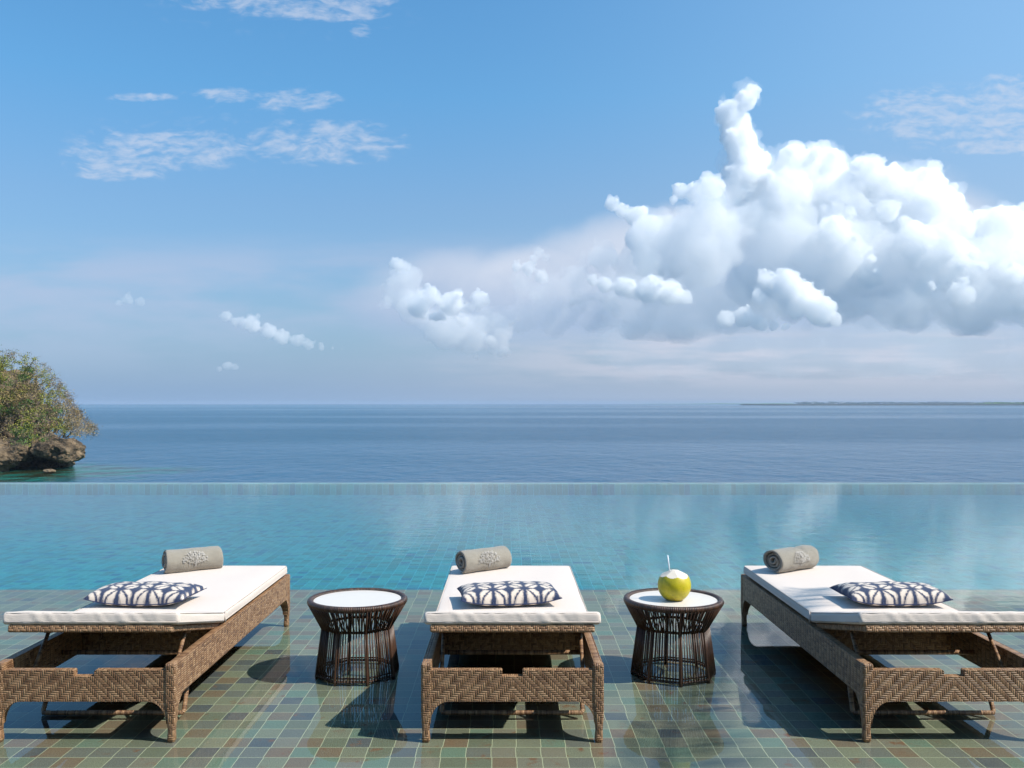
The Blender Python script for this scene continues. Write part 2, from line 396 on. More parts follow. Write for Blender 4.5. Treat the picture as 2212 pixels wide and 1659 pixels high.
M['leaf_dry'] = m_leaf('dry_leaves', (.17, .125, .035), (.30, .22, .07), (.44, .30, .14))
M['leaf_deep'] = m_leaf('deep_leaves', (.025, .075, .01), (.07, .16, .016), (.14, .25, .03))
M['twig'] = m_leaf('grey_twigs', (.13, .095, .07), (.22, .165, .12), (.32, .24, .19))

# ------------------------------------------------------------------ mesh helpers
class MB:
    def __init__(s): s.v = []; s.f = []; s.uv = []; s.mi = []
    def add(s, verts, faces, uvs=None, mi=0):
        o = len(s.v); s.v += [tuple(p) for p in verts]
        for k, f in enumerate(faces):
            s.f.append([i+o for i in f]); s.mi.append(mi)
            s.uv.append(uvs[k] if uvs else None)
    def box(s, c, d):
        x, y, z = c; a, b, e = d[0]/2, d[1]/2, d[2]/2
        V = [(x+i*a, y+j*b, z+k*e) for i in (-1, 1) for j in (-1, 1) for k in (-1, 1)]
        s.add(V, [(0, 1, 3, 2), (4, 6, 7, 5), (0, 4, 5, 1), (2, 3, 7, 6), (0, 2, 6, 4), (1, 5, 7, 3)])
    def tube(s, pts, r, n=8, closed=False, caps=True, r1=None):
        pts = [Vector(p) for p in pts]; k = len(pts)
        rings = []; L = 0; up0 = None
        for i, p in enumerate(pts):
            a = pts[i-1] if (i > 0 or closed) else p
            b = pts[(i+1) % k] if (i < k-1 or closed) else p
            t = (b-a).normalized()
            ref = Vector((0, 0, 1)) if abs(t.z) < .9 else Vector((0, 1, 0))
            if up0 is not None: ref = up0
            sx = t.cross(ref).normalized(); up = sx.cross(t).normalized(); up0 = up
            if i: L += (p-pts[i-1]).length
            rr = r if r1 is None else r+(r1-r)*i/max(1, k-1)
            rings.append(([p+sx*math.cos(q*2*math.pi/n)*rr+up*math.sin(q*2*math.pi/n)*rr for q in range(n)], L))
        V = [p for rg, _ in rings for p in rg]; F = []; U = []
        m = k if closed else k-1
        Ltot = L+((pts[0]-pts[-1]).length if closed else 0)
        for i in range(m):
            i2 = (i+1) % k; l0 = rings[i][1]; l1 = rings[i2][1] if i2 else Ltot
            for q in range(n):
                q2 = (q+1) % n
                F.append((i*n+q, i*n+q2, i2*n+q2, i2*n+q)); c0, c1 = q*r*6.28/n, (q+1)*r*6.28/n
                U.append([(l0, c0), (l0, c1), (l1, c1), (l1, c0)])
        if not closed and caps:
            F.append(tuple(range(n))[::-1]); U.append([(0, 0)]*n)
            F.append(tuple((k-1)*n+q for q in range(n))); U.append([(0, 0)]*n)
        s.add(V, F, U)
    def prism(s, outline, axis, lo, hi):       # outline in the plane across axis ('x': (y,z); 'y': (x,z); 'z': (x,y))
        n = len(outline)
        def P(a, b, t): return {'x': (t, a, b), 'y': (a, t, b), 'z': (a, b, t)}[axis]
        V = [P(a, b, lo) for a, b in outline]+[P(a, b, hi) for a, b in outline]
        F = [tuple(range(n)), tuple(range(2*n-1, n-1, -1))]+[(i, i+n, (i+1) % n+n, (i+1) % n) for i in range(n)]
        s.add(V, F)
    def build(s, name, m=None, parent=None, smooth=False, bevel=0, seg=2, fixn=False):
        me = bpy.data.meshes.new(name); me.from_pydata(s.v, [], s.f)
        ul = me.uv_layers.new(name='UVMap')
        for p in me.polygons:
            uv = s.uv[p.index]
            nn = p.normal; ax = max(range(3), key=lambda i: abs(nn[i]))
            for q, li in enumerate(p.loop_indices):
                if uv: ul.data[li].uv = uv[q]
                else:
                    c = me.vertices[me.loops[li].vertex_index].co
                    ul.data[li].uv = ((c.y, c.z), (c.x, c.z), (c.x, c.y))[ax]
        ms = m if isinstance(m, (list, tuple)) else [m]
        for q in ms:
            if q: me.materials.append(q)
        for p in me.polygons:
            p.material_index = s.mi[p.index]; p.use_smooth = smooth
        if fixn:
            bm = bmesh.new(); bm.from_mesh(me); bmesh.ops.recalc_face_normals(bm, faces=bm.faces); bm.to_mesh(me); bm.free()
        o = bpy.data.objects.new(name, me); col.objects.link(o)
        if parent: o.parent = parent
        if bevel:
            b = o.modifiers.new('bevel', 'BEVEL'); b.width = bevel; b.segments = seg; b.limit_method = 'ANGLE'; b.angle_limit = R(35)
            if smooth: b.harden_normals = False
        return o

def rbox(size, r, nx, ny, nz=3, fn=None):
    """rounded box as a surface grid; fn moves each point"""
    hx, hy, hz = (d/2 for d in size); V = {}; vl = []; F = []
    def lin(h, n): return [-h, -h+r*.3, -h+r*.65, -h+r]+[-h+r+(2*h-2*r)*i/n for i in range(1, n)]+[h-r, h-r*.65, h-r*.3, h]
    X, Y, Z = lin(hx, nx), lin(hy, ny), lin(hz, nz)
    def vid(x, y, z):
        k = (round(x, 6), round(y, 6), round(z, 6))
        if k not in V:
            p = Vector((x, y, z)); q = Vector((max(-hx+r, min(hx-r, x)), max(-hy+r, min(hy-r, y)), max(-hz+r, min(hz-r, z))))
            dlt = p-q
            if dlt.length > 1e-9:
                mx = max(abs(c) for c in dlt); dlt = dlt.normalized()*mx
            p = q+dlt
            V[k] = len(vl); vl.append(fn(p) if fn else p)
        return V[k]
    def face(A, B, mk, flip):
        for i in range(len(A)-1):
            for j in range(len(B)-1):
                f = [vid(*mk(A[i], B[j])), vid(*mk(A[i+1], B[j])), vid(*mk(A[i+1], B[j+1])), vid(*mk(A[i], B[j+1]))]
                F.append(f[::-1] if flip else f)
    for sg in (-1, 1):
        face(X, Y, lambda a, b: (a, b, sg*hz), sg < 0)
        face(X, Z, lambda a, b: (a, sg*hy, b), sg > 0)
        face(Y, Z, lambda a, b: (sg*hx, a, b), sg < 0)
    return vl, F

def tag(o, label=None, cat=None, group=None, kind=None):
    if label: o['label'] = label
    if cat: o['category'] = cat
    if group: o['group'] = group
    if kind: o['kind'] = kind
    return o
def empty(name, loc, rz=0):
    e = bpy.data.objects.new(name, None); col.objects.link(e); e.location = loc; e.rotation_euler = (0, 0, rz); e.empty_display_size = .2
    return e
def copy_tree(o, parent=None):
    c = o.copy(); col.objects.link(c)
    if parent: c.parent = parent
    for ch in [q for q in bpy.data.objects if q.parent == o]: copy_tree(ch, c)
    return c
def fbm(p, o=4, h=.5): return noise.fractal(p, 1.-h+.3, 2., o)

# ------------------------------------------------------------------ the setting: pool, sea
PE, SE = 16.2, 6.95           # far weir edge and end of the shallow shelf
b = MB(); b.box((0, (SE-6)/2, -.3), (60, SE+6, .6)); tag(b.build('pool_shelf', M['tile']), kind='structure')
b = MB(); b.box((0, (SE+15.95)/2, -.68), (60, 15.95-SE, 1.0)); tag(b.build('pool_floor', M['tile_pale']), kind='structure')
b = MB(); b.box((0, (15.95+PE-.02)/2, -1.495), (60, PE-.02-15.95, 3.)); tag(b.build('pool_weir', m_tile('pale_grey_stone_tile', (1.7, 2.7, 3.2), (.30, .42, .44))), kind='structure')
b = MB(); b.box((0, (PE-6)/2, -.64), (59.9, PE+6, 1.32)); tag(b.build('pool_water', M['water']), kind='structure')
SEA = H-13.
b = MB(); b.add([(-16000, -400, SEA), (16000, -400, SEA), (16000, 16500, SEA), (-16000, 16500, SEA)], [(0, 1, 2, 3)])
tag(b.build('sea', M['sea']), kind='structure')

# ------------------------------------------------------------------ loungers
LW, LL = .754, 2.02
def lounger():
    root = empty('sun_lounger', (0, 0, 0))
    hw = LW/2; th = .036
    def arch(x0, x1, ztop, z0, n=7):          # quarter-round bracket from (x0,z0) on the post to (x1,ztop)
        return [(x0+(x1-x0)*(1-math.cos(t*math.pi/2/n)), z0+(ztop-z0)*math.sin(t*math.pi/2/n)) for t in range(n+1)]
    zt, zb = .327, .17
    pw = .044
    # end panels
    for k, (y0, y1, nm) in enumerate(((.004, .004+th, 1), (LL-.004-th, LL-.004, 0))):
        xi = hw-pw+.006
        out = arch(-xi, -xi+.075, zb, .075)+[(q[0], q[1]) for q in [(-a, b_) for a, b_ in arch(-xi, -xi+.075, zb, .075)][::-1]]
        top = [(xi, .300), (.048, .300), (.042, .296), (.042, .274), (-.042, .274), (-.042, .296), (-.048, .300), (-xi, .300)]
        if not nm: top = [(xi, .318), (-xi, .318)]
        m = MB(); m.prism(out+top, 'y', y0, y1)
        m.build('end_panel', M['weave_end'], root, bevel=.008, seg=3, fixn=True)
    for sx in (-1, 1):
        x0 = sx*(hw-.003); x1 = sx*(hw-.003-th)
        yi = pw-.006
        a = arch(yi, yi+.085, zb+.012, .075)
        out = a+[(LL-p, q) for p, q in a[::-1]]+[(LL-yi, zt-.004), (yi, zt-.004)]
        m = MB(); m.prism(out, 'x', min(x0, x1), max(x0, x1))
        m.build('side_panel', M['weave_side'], root, bevel=.010, seg=3, fixn=True)
    for sx in (-1, 1):
        for yy in (0, 1):
            V = []; F = []
            zs = [(0., .036, .010), (.012, .037, .008), (.05, .034, .004), (.12, .038, 0), (.17, .044, 0), (.25, .044, 0), (.327, .044, 0)]
            for z, w, _ in zs:
                xo = sx*hw; yo = 0 if yy == 0 else LL; dy = 1 if yy == 0 else -1
                ins = .004 if z < .1 else 0
                V += [(xo-sx*ins, yo+dy*ins, z), (xo-sx*(w), yo+dy*ins, z), (xo-sx*w, yo+dy*w, z), (xo-sx*ins, yo+dy*w, z)]
            for i in range(len(zs)-1):
                for q in range(4): F.append((i*4+q, i*4+(q+1) % 4, i*4+4+(q+1) % 4, i*4+4+q))
            F.append((0, 1, 2, 3)); e = (len(zs)-1)*4; F.append((e+3, e+2, e+1, e))
            m = MB(); m.add(V, F); m.build('leg', M['weave_end'], root, bevel=.009, seg=3, fixn=True)
    # seat deck and inner cross panel
    m = MB(); m.box((0, (.70+LL-.05)/2, .314), (LW-2*th-.012, LL-.05-.70, .03)); m.build('seat_deck', M['weave_side'], root, bevel=.004)
    m = MB(); m.box((0, .74, .235), (LW-2*th-.012, .03, .125)); m.build('cross_panel', M['weave_end'], root, bevel=.004)
    # backrest frame, hinged at y=.69 and raised to the near end
    ang = math.atan2(.142, .637)
    hing = Vector((0, .69, .326))
    def bk(x, t, h): return hing+Vector((x, -t*math.cos(ang)-h*math.sin(ang)*-1*0, t*math.sin(ang)))+Vector((0, h*math.sin(ang), h*math.cos(ang)))
    m = MB()
    def bbox(x0, x1, t0, t1, h0, h1):
        V = [bk(x, t, h) for x in (x0, x1) for t in (t0, t1) for h in (h0, h1)]
        m.add(V, [(0, 1, 3, 2), (4, 6, 7, 5), (0, 4, 5, 1), (2, 3, 7, 6), (0, 2, 6, 4), (1, 5, 7, 3)])
    bw = .345
    bbox(-bw, bw, .60, .645, -.024, .008)
    bbox(-bw, -bw+.04, 0, .602, -.022, .006); bbox(bw-.04, bw, 0, .602, -.022, .006)
    bbox(-bw+.038, bw-.038, 0, .602, -.014, .003)
    m.build('backrest_frame', M['weave_twill'], root, bevel=.008, seg=3, fixn=True)
    for sx in (-1, 1):
        m = MB(); top = bk(sx*.305, .36, -.02); bot = Vector((sx*.305, .13, .175)); 
        m.tube([top, bot], .0085, 10); m.tube([top+Vector((-sx*.012, 0, 0)), top+Vector((sx*.02, 0, 0))], .013, 10)
        m.build('support_strut', M['wrap_tan'], root, smooth=True)
    m = MB(); m.tube([(-hw+th, .52, .235), (hw-th, .52, .235)], .011, 10); m.build('cross_bar', M['wrap_tan'], root, smooth=True)
    m = MB(); m.tube([(-.306, .36, .172), (-.312, .295, .038), (-.306, .286, .031), (-.29, .285, .031), (.29, .285, .031), (.306, .286, .031), (.312, .295, .038), (.306, .36, .172)], .0105, 12)
    m.build('foot_rail', M['wrap_tan'], root, smooth=True)
    # mattress: flat seat and raised backrest
    m = MB(); cw = .742; sl = LL-.045-.687
    def fseat(p):
        q = p.copy(); e = min(1, (cw/2-abs(p.x))/.1)*min(1, (sl/2-abs(p.y))/.1)
        if p.z > 0: q.z += .004*e+.0025*noise.noise(Vector((p.x*5, p.y*3, 2)))
        q.x += .003*noise.noise(Vector((p.y*4, p.z*20, 1)))*(1 if abs(p.x) > cw/2-.05 else 0)
        return q+Vector((0, .687+sl/2, .3605))
    m.add(*rbox((cw, sl, .05), .016, 16, 30, 2, fseat))
    bl = .655
    def fback(p):
        e = min(1, (cw/2-abs(p.x))/.1)
        h = p.z+.025+.0075
        if p.z > 0: h += .004*e+.003*noise.noise(Vector((p.x*6, p.y*5, 5)))
        h += .0016*noise.noise(Vector((p.x*24, p.y*9, p.z*30)))
        t = bl/2-p.y-.004
        x = p.x+(.004*noise.noise(Vector((p.y*7, p.z*22, 8))) if abs(p.x) > cw/2-.05 else 0)
        if p.y < -bl/2+.06: t += .004*noise.noise(Vector((p.x*11, p.z*12, 4)))+.0035*noise.noise(Vector((p.x*34+p.z*30, p.z*9, 4)))
        return bk(x, t, h)
    m.add(*rbox((cw, bl, .05), .016, 60, 16, 4, fback))
    mt = m.build('mattress', M['canvas'], root, smooth=True, fixn=True)
    m = MB()
    for z in (.345,):
        a = cw/2-.001; y0, y1 = .70, .687+sl-.002
        m.tube([(-a, y0, z), (-a, y1-.012, z), (-a+.012, y1, z), (a-.012, y1, z), (a, y1-.012, z), (a, y0, z)], .0028, 6)
    m.tube([bk(-cw/2+.001, .02, .018), bk(-cw/2+.001, bl-.02, .018), bk(-cw/2+.013, bl-.006, .018), bk(cw/2-.013, bl-.006, .018), bk(cw/2-.001, bl-.02, .018), bk(cw/2-.001, .02, .018)], .0028, 6)
    zt_ = .3835; a = cw/2-.0035; y0, y1 = .695, .687+sl-.0035
    m.tube([(-a, y0, zt_), (-a, y1-.014, zt_), (-a+.014, y1, zt_), (a-.014, y1, zt_), (a, y1-.014, zt_), (a, y0, zt_)], .0024, 6)
    m.tube([bk(-a, .02, .0545), bk(-a, bl-.022, .0545), bk(-a+.013, bl-.0085, .0545), bk(a-.013, bl-.0085, .0545), bk(a, bl-.022, .0545), bk(a, .02, .0545)], .0024, 6)
    for sx in (-1, 1):           # tie straps at the hinge
        m.tube([(sx*(cw/2+.001), .70, .385), (sx*(cw/2+.003), .684, .36), (sx*(cw/2+.001), .695, .335)], .004, 6)
    m.build('piping', M['piping'], mt, smooth=True)
    return root
YN = 3.81
L0 = lounger(); L0.location = (.017, YN, 0)
tag(L0, 'wicker sun lounger in the middle, between the two round side tables', 'sun lounger', 'sun loungers in the shallow water')
L1 = copy_tree(L0); L1.location = (-1.749, YN, 0); tag(L1, 'wicker sun lounger beside the empty side table, its long sunlit side panel in view')
L2 = copy_tree(L0); L2.location = (1.838, YN, 0); tag(L2, 'wicker sun lounger beside the coconut table, its long side panel in shade')

# ------------------------------------------------------------------ side tables
def side_table():
    root = empty('side_table', (0, 0, 0))
    NV = 8
    def rad(th, Rv, k):          # blend of octagon and circle
        a = (th % (2*math.pi/NV))-math.pi/NV
        return Rv*((1-k)*1+k*math.cos(math.pi/NV)/math.cos(a))
    def ringpts(Rv, z, k, n=64): return [(rad(t, Rv, k)*math.cos(t), rad(t, Rv, k)*math.sin(t), z) for t in [i*2*math.pi/n for i in range(n)]]
    m = MB(); m.tube(ringpts(.2395, .384, 0, 96), .0165, 14, closed=True); m.build('top_ring', M['wrap_dark'], root, smooth=True)
    m = MB(); pts = [(.226*math.cos(i*math.pi/48), .226*math.sin(i*math.pi/48)) for i in range(96)]
    m.prism(pts, 'z', .372, .389); m.build('tabletop', M['top'], root, bevel=.003, fixn=True)
    m = MB(); m.tube(ringpts(.180, .256, .8), .007, 8, closed=True); m.build('waist_ring', M['cord'], root, smooth=True)
    m = MB(); m.tube(ringpts(.213, .018, .9), .0075, 8, closed=True)
    m.tube(ringpts(.206, .034, .9), .004, 6, closed=True); m.build('base_ring', M['wrap_dark'], root, smooth=True)
    m = MB(); rnd = random.Random(5); N = 84
    for i in range(N):
        t = (i+.5)*2*math.pi/N+rnd.uniform(-.006, .006)
        c, s_ = math.cos(t), math.sin(t)
        rb, rw = rad(t, .219, .9), rad(t, .187, .8)
        m.tube([(rb*c, rb*s_, .016), (rw*c, rw*s_, .25)], .0029, 6)
        rt = .252
        m.tube([(rw*c, rw*s_, .25), (rt*c, rt*s_, .378)], .0033, 6)
        if i % 2 == 0:
            t2 = t+.11; ri = .176
            m.tube([(ri*math.cos(t2), ri*math.sin(t2), .256), (.228*c, .228*s_, .378)], .0034, 6)
    m.build('cord_weave', M['cord'], root, smooth=True)
    for q in range(NV):
        t = q*2*math.pi/NV; c, s_ = math.cos(t), math.sin(t)
        m = MB(); m.tube([(.214*c, .214*s_, 0), (.212*c, .212*s_, .02), (.180*c, .180*s_, .25), (.236*c, .236*s_, .376)], .0085, 8)
        m.build('leg', M['cord'], root, smooth=True)
    return root
T1 = side_table(); T1.location = (-.7775, 4.78, 0); T1.rotation_euler.z = R(-90+22)
tag(T1, 'round dark corded side table with an empty white top', 'side table', 'round side tables between the loungers')
T2 = copy_tree(T1); T2.location = (.8515, 4.78, 0); T2.rotation_euler.z = R(-90)
tag(T2, 'round dark corded side table with a coconut standing on its white top')

# ------------------------------------------------------------------ coconut and straw
def coconut(loc):
    root = empty('coconut', loc)
    nu, nv = 120, 80; rx, rz = .0845, .086
    planes = []
    rnd = random.Random(2)
    for k in range(6):
        a = k*2*math.pi/6+.15; e = R(60+rnd.uniform(-4, 4))
        planes.append((Vector((math.cos(a)*math.cos(e), math.sin(a)*math.cos(e), math.sin(e))), .0745+rnd.uniform(-.0025, .0025)))
    planes.append((Vector((0, 0, 1)), .0765))
    def pt(i, j):
        th = i*2*math.pi/nu; ph = -math.pi/2+j*math.pi/nv
        d = Vector((math.cos(ph)*math.cos(th), math.cos(ph)*math.sin(th), math.sin(ph)))
        r = 1/math.sqrt((d.x**2+d.y**2)/rx**2+d.z**2/rz**2)
        r *= 1+.012*noise.noise(d*2.)-.01*math.cos(3*th)*max(0, .3-d.z)
        if d.z < -.2: r = min(r, .078/max(.2, -d.z))
        fl = 0
        for n_, dd in planes:
            c = d.dot(n_)
            if c > .01 and dd/c < r: r = dd/c; fl = 1
        return d*r+Vector((0, 0, .078)), fl
    P = [[pt(i, j) for i in range(nu)] for j in range(nv+1)]
    a, b2 = MB(), MB()
    for j in range(nv):
        for i in range(nu):
            q = [P[j][i], P[j][(i+1) % nu], P[j+1][(i+1) % nu], P[j+1][i]]
            fl = sum(x[1] for x in q) >= 2
            (b2 if fl else a).add([x[0] for x in q], [(0, 1, 2, 3)])
    for m, nm, mt in ((a, 'husk', M['husk']), (b2, 'cut_top', M['flesh'])):
        o = m.build(nm, mt, root, smooth=(nm == 'husk'))
        bm = bmesh.new(); bm.from_mesh(o.data); bmesh.ops.remove_doubles(bm, verts=bm.verts, dist=1e-6)
        bmesh.ops.dissolve_degenerate(bm, dist=1e-7, edges=bm.edges); bm.to_mesh(o.data); bm.free()
    return root
CX, CY, CZ = .853, 4.755, .389
tag(coconut((CX, CY, CZ)), 'young green coconut with its top carved white, on the side table', 'coconut')
m = MB(); m.tube([(CX-.019, CY, CZ+.11), (CX-.036, CY-.005, CZ+.232)], .0032, 10); tag(m.build('drinking_straw', M['straw'], smooth=True), 'white drinking straw leaning out of the coconut', 'drinking straw')

# ------------------------------------------------------------------ towels
def towel(loc, yaw, L, D, seed, squash, label):
    root = empty('rolled_towel', loc, yaw); tag(root, label, 'towel', 'rolled towels on the loungers')
    rnd = random.Random(seed)
    turns = 3.4; th = .0165; r1 = D/2-th/2; r0 = .008
    nt, na = 150, 22
    tot = turns*2*math.pi; end = R(-100)          # outer end tucked under
    def fold(x, y, z):           # keep the bottom flat on the cushion, soften the roll
        zz = z*squash
        lim = -D/2*squash*.86
        if zz < lim: zz = lim+(zz-lim)*.25
        yy = y*(1+(1-squash)*.8)
        nz = noise.noise(Vector((x*9+seed, y*16, z*16)))*.006+noise.noise(Vector((x*22+seed, y*30, z*30)))*.0025
        if seed == 3: nz -= .016*math.exp(-((x-.055)/.025)**2)*max(0, z/(D/2))
        k = 1+nz/(D/2)
        return Vector((x, yy*k, zz*k))
    def sp(th_, x, off):
        f = th_/tot; r = r0+(r1-r0)*f+off
        a = end-(tot-th_)
        sh = .010*(1-f)*(1 if True else 0)
        xx = x
        if abs(x) > L/2-.012: pass
        return fold(xx, r*math.cos(a), r*math.sin(a))
    m = MB(); V = []; F = []
    xs = [-L/2, -L/2+.004]+[-L/2+.01+(L-.02)*i/na for i in range(na+1)]+[L/2-.004, L/2]
    ko = [.55, .88]+[1.]*(na+1)+[.88, .55]
    nx = len(xs)
    def shift(f): return 0.008*math.sin(f*9+seed)+.010*(1-f)
    for s_ in (1, -1):
        for i in range(nt+1):
            for x, k in zip(xs, ko): V.append(sp(tot*i/nt, x+shift(i/nt)*(1 if x > 0 else -1)*-1*(abs(x) > L/2-.006), s_*k*(th/2-.0012)))
    A = 0; B = (nt+1)*nx
    for i in range(nt):
        for j in range(nx-1):
            F.append((A+i*nx+j, A+i*nx+j+1, A+(i+1)*nx+j+1, A+(i+1)*nx+j)); F.append((B+(i)*nx+j+1, B+i*nx+j, B+(i+1)*nx+j, B+(i+1)*nx+j+1))
        for j in (0, nx-1): F.append((A+i*nx+j, A+(i+1)*nx+j, B+(i+1)*nx+j, B+i*nx+j))
    for j in range(nx-1):
        for i in (0, nt): F.append((A+i*nx+j, A+i*nx+j+1, B+i*nx+j+1, B+i*nx+j))
    m.add(V, F)
    o = m.build('towel_roll', M['terry'], root, smooth=True, fixn=True)
    zmin = min(v.co.z for v in o.data.vertices)
    o.location.z = -zmin-.001
    # embroidered tree on the side facing the pool chairs
    m = MB()
    def on(ax, s_):             # ax along the roll, s_ up the surface; the mark is centred on the upper near side
        phi = R(178)-s_/(D/2)
        r = D/2-.0010
        return fold(ax, r*math.cos(phi), r*math.sin(phi))
    def stitch(a0, s0, a1, s1, w):
        dxx, dss = a1-a0, s1-s0; l = math.hypot(dxx, dss) or 1; nx_, ns_ = -dss/l*w/2, dxx/l*w/2
        P = []
        for f in (0, .5, 1):
            a_, s__ = a0+dxx*f, s0+dss*f; ww = 1 if f == .5 else .6
            c = on(a_, s__); up = Vector((0, c.y, c.z)).normalized()*.0022
            P += [on(a_+nx_*ww, s__+ns_*ww)+up*.2, c+up, on(a_-nx_*ww, s__-ns_*ww)+up*.2]
        m.add(P, [(0, 1, 4, 3), (1, 2, 5, 4), (3, 4, 7, 6), (4, 5, 8, 7)])
    W2, Ht = .072, .095
    for i in range(330):
        a_ = rnd.uniform(-W2, W2); s_ = rnd.uniform(-.012, .056)
        if (a_/W2)**2+((s_+.008)/.066)**2 > 1: continue
        dr = Vector((a_, s_+.03)); dr.normalize(); dr = Vector((dr.x+rnd.uniform(-.5, .5), dr.y+rnd.uniform(-.5, .5))); ln = rnd.uniform(.005, .009)
        stitch(a_, s_, a_+dr.x*ln, s_+dr.y*ln, .0034)
    for k in range(-3, 4):       # limbs and trunk
        stitch(0, -.02, k*.015, .012-abs(k)*.006, .0026)
    stitch(-.003, -.045, 0, -.012, .005); stitch(.004, -.045, .002, -.012, .004)
    for k in (-2, -1, 1, 2): stitch(k*.018, -.028-rnd.uniform(0, .006), k*.019, -.006, .0024)
    e = m.build('embroidered_tree', M['stitch'], o, smooth=True)
    return root
ZC = .3895
towel((-1.912, 5.60, ZC), R(35), .335, .152, 1, 1.0, 'tight grey towel roll on the lounger beside the empty side table')
towel((-.155, 5.60, ZC), R(37), .325, .152, 2, .98, 'grey towel roll on the middle lounger')
towel((1.71, 5.61, ZC), R(35), .335, .166, 3, .93, 'loosely rolled grey towel on the lounger beside the coconut table')

# ------------------------------------------------------------------ pillows
def pillow():
    W, D, Tk = .25, .15, .064
    root = empty('throw_pillow', (0, 0, 0))
    n1, n2 = 48, 36; m = MB(); V = []; U = []; F = []; UV = []
    for s_ in (1, -1):
        for j in range(n2+1):
            for i in range(n1+1):
                a = -1+2*i/n1; c = -1+2*j/n2
                a = math.sin(a*math.pi/2); c = math.sin(c*math.pi/2)
                x = W*a*(1-.05*(1-c*c)*0-.045*(1-abs(c)**2)*abs(a)**3); y = D*c*(1-.06*(1-abs(a)**2)*abs(c)**3)
                e = max(0, (1-abs(a)**2.6))*max(0, (1-abs(c)**2.6))
                h = Tk*e**.42
                nz = noise.noise(Vector((x*9, y*9, s_*3)))*.007*e**.3
                z = s_*h*1.22 if s_ > 0 else -h*.3
                z += nz+.026*abs(a)**3
                y -= .012*(1-abs(c))*(1 if s_ > 0 else 0)
                V.append(Vector((x, y, z))); U.append((x*1.06+.01, y*1.25+.035+(.9 if s_ < 0 else 0)))
    K = (n1+1)*(n2+1)
    for q in (0, 1):
        for j in range(n2):
            for i in range(n1):
                a0 = q*K+j*(n1+1)+i; f = [a0, a0+1, a0+n1+2, a0+n1+1]
                if q: f = f[::-1]
                F.append(f); UV.append([U[t] for t in f])
    zmin = min(v.z for v in V)
    V = [v-Vector((0, 0, zmin)) for v in V]
    m.add(V, F, UV); o = m.build('pillow_cover', M['shibori'], root, smooth=True)
    idx = list(range(0, n1+1))+[j*(n1+1)+n1 for j in range(1, n2+1)]+[n2*(n1+1)+i for i in range(n1-1, -1, -1)]+[j*(n1+1) for j in range(n2-1, 0, -1)]
    m = MB(); m.tube([V[i] for i in idx], .0022, 6, closed=True); m.build('seam_piping', M['navy'], root, smooth=True)
    return root
PL = pillow(); PL.location = (.0, 4.705, .388); PL.rotation_euler = (0, 0, R(7))
tag(PL, 'indigo and white dyed throw pillow on the middle lounger', 'pillow', 'dyed pillows on the loungers')
P1 = copy_tree(PL); P1.location = (-1.835, 4.70, .388); P1.rotation_euler = (0, 0, R(-4)); tag(P1, 'indigo and white dyed throw pillow on the lounger beside the empty side table')
P2 = copy_tree(PL); P2.location = (1.935, 4.70, .388); P2.rotation_euler = (0, 0, R(1)); tag(P2, 'indigo and white dyed throw pillow on the lounger beside the coconut table')

# ------------------------------------------------------------------ headland with shrubs
def blob(mb, c, r, seed, amp=.30, freq=.24, sub=5):
    bm = bmesh.new(); bmesh.ops.create_icosphere(bm, subdivisions=sub, radius=1)
    V = []
    for v in bm.verts:
        p = Vector((v.co.x*r[0], v.co.y*r[1], v.co.z*r[2]))
        n_ = noise.fractal((p+Vector((seed*37, seed*11, 0)))*freq, .9, 2.1, 6)*amp
        cr = noise.voronoi((p+Vector((seed*17, 0, 0)))*freq*2.2)[0][0]*amp*.9+noise.fractal((p+Vector((seed*7, 0, 5)))*freq*5, .8, 2.1, 4)*amp*.3
        k = 1+n_+cr-.1
        q = p*k+Vector(c)
        V.append(q)
    mb.add(V, [[x.index for x in f.verts] for f in bm.faces]); bm.free()
def wp(px, py, d): return Vector(((px-VX)*d/FPX, d, H-(py-HY)*d/FPX))
m = MB(); DH = 185.
for (px, py, rx, ry, rz, d) in ((130, 970, 3.8, 6, 2.0, 185), (100, 968, 4.0, 7, 2.4, 188), (140, 985, 2.8, 4, 1.3, 184), (60, 960, 5, 7, 3.0, 194), (10, 965, 6, 8, 3.8, 192), (-60, 960, 9, 10, 6.5, 190),
        (-10, 990, 4.2, 5, 2.2, 176), (20, 975, 4, 5, 2.4, 180), (75, 1000, 3.0, 5, 1.6, 193), (120, 1003, 3., 4, .9, 190), (-20, 1015, 2.6, 3.5, 2.6, 176), (-120, 990, 9, 9, 7, 180),
        (30, 905, 8, 9, 4, 206), (-60, 870, 12, 12, 9, 205), (-150, 880, 16, 14, 12, 205), (30, 1005, 5, 6, 1.5, 196)):
    c = wp(px, py, d); blob(m, c, (rx, ry, rz), px+7)
hl = m.build('headland', M['rock'], smooth=True); tag(hl, kind='structure')
m = MB(); blob(m, wp(106, 1018, 172), (1.2, 1.1, .45), 3, sub=3); tag(m.build('sea_rock', M['rock'], smooth=True), 'small brown rock awash in the shallows below the headland', 'rock')

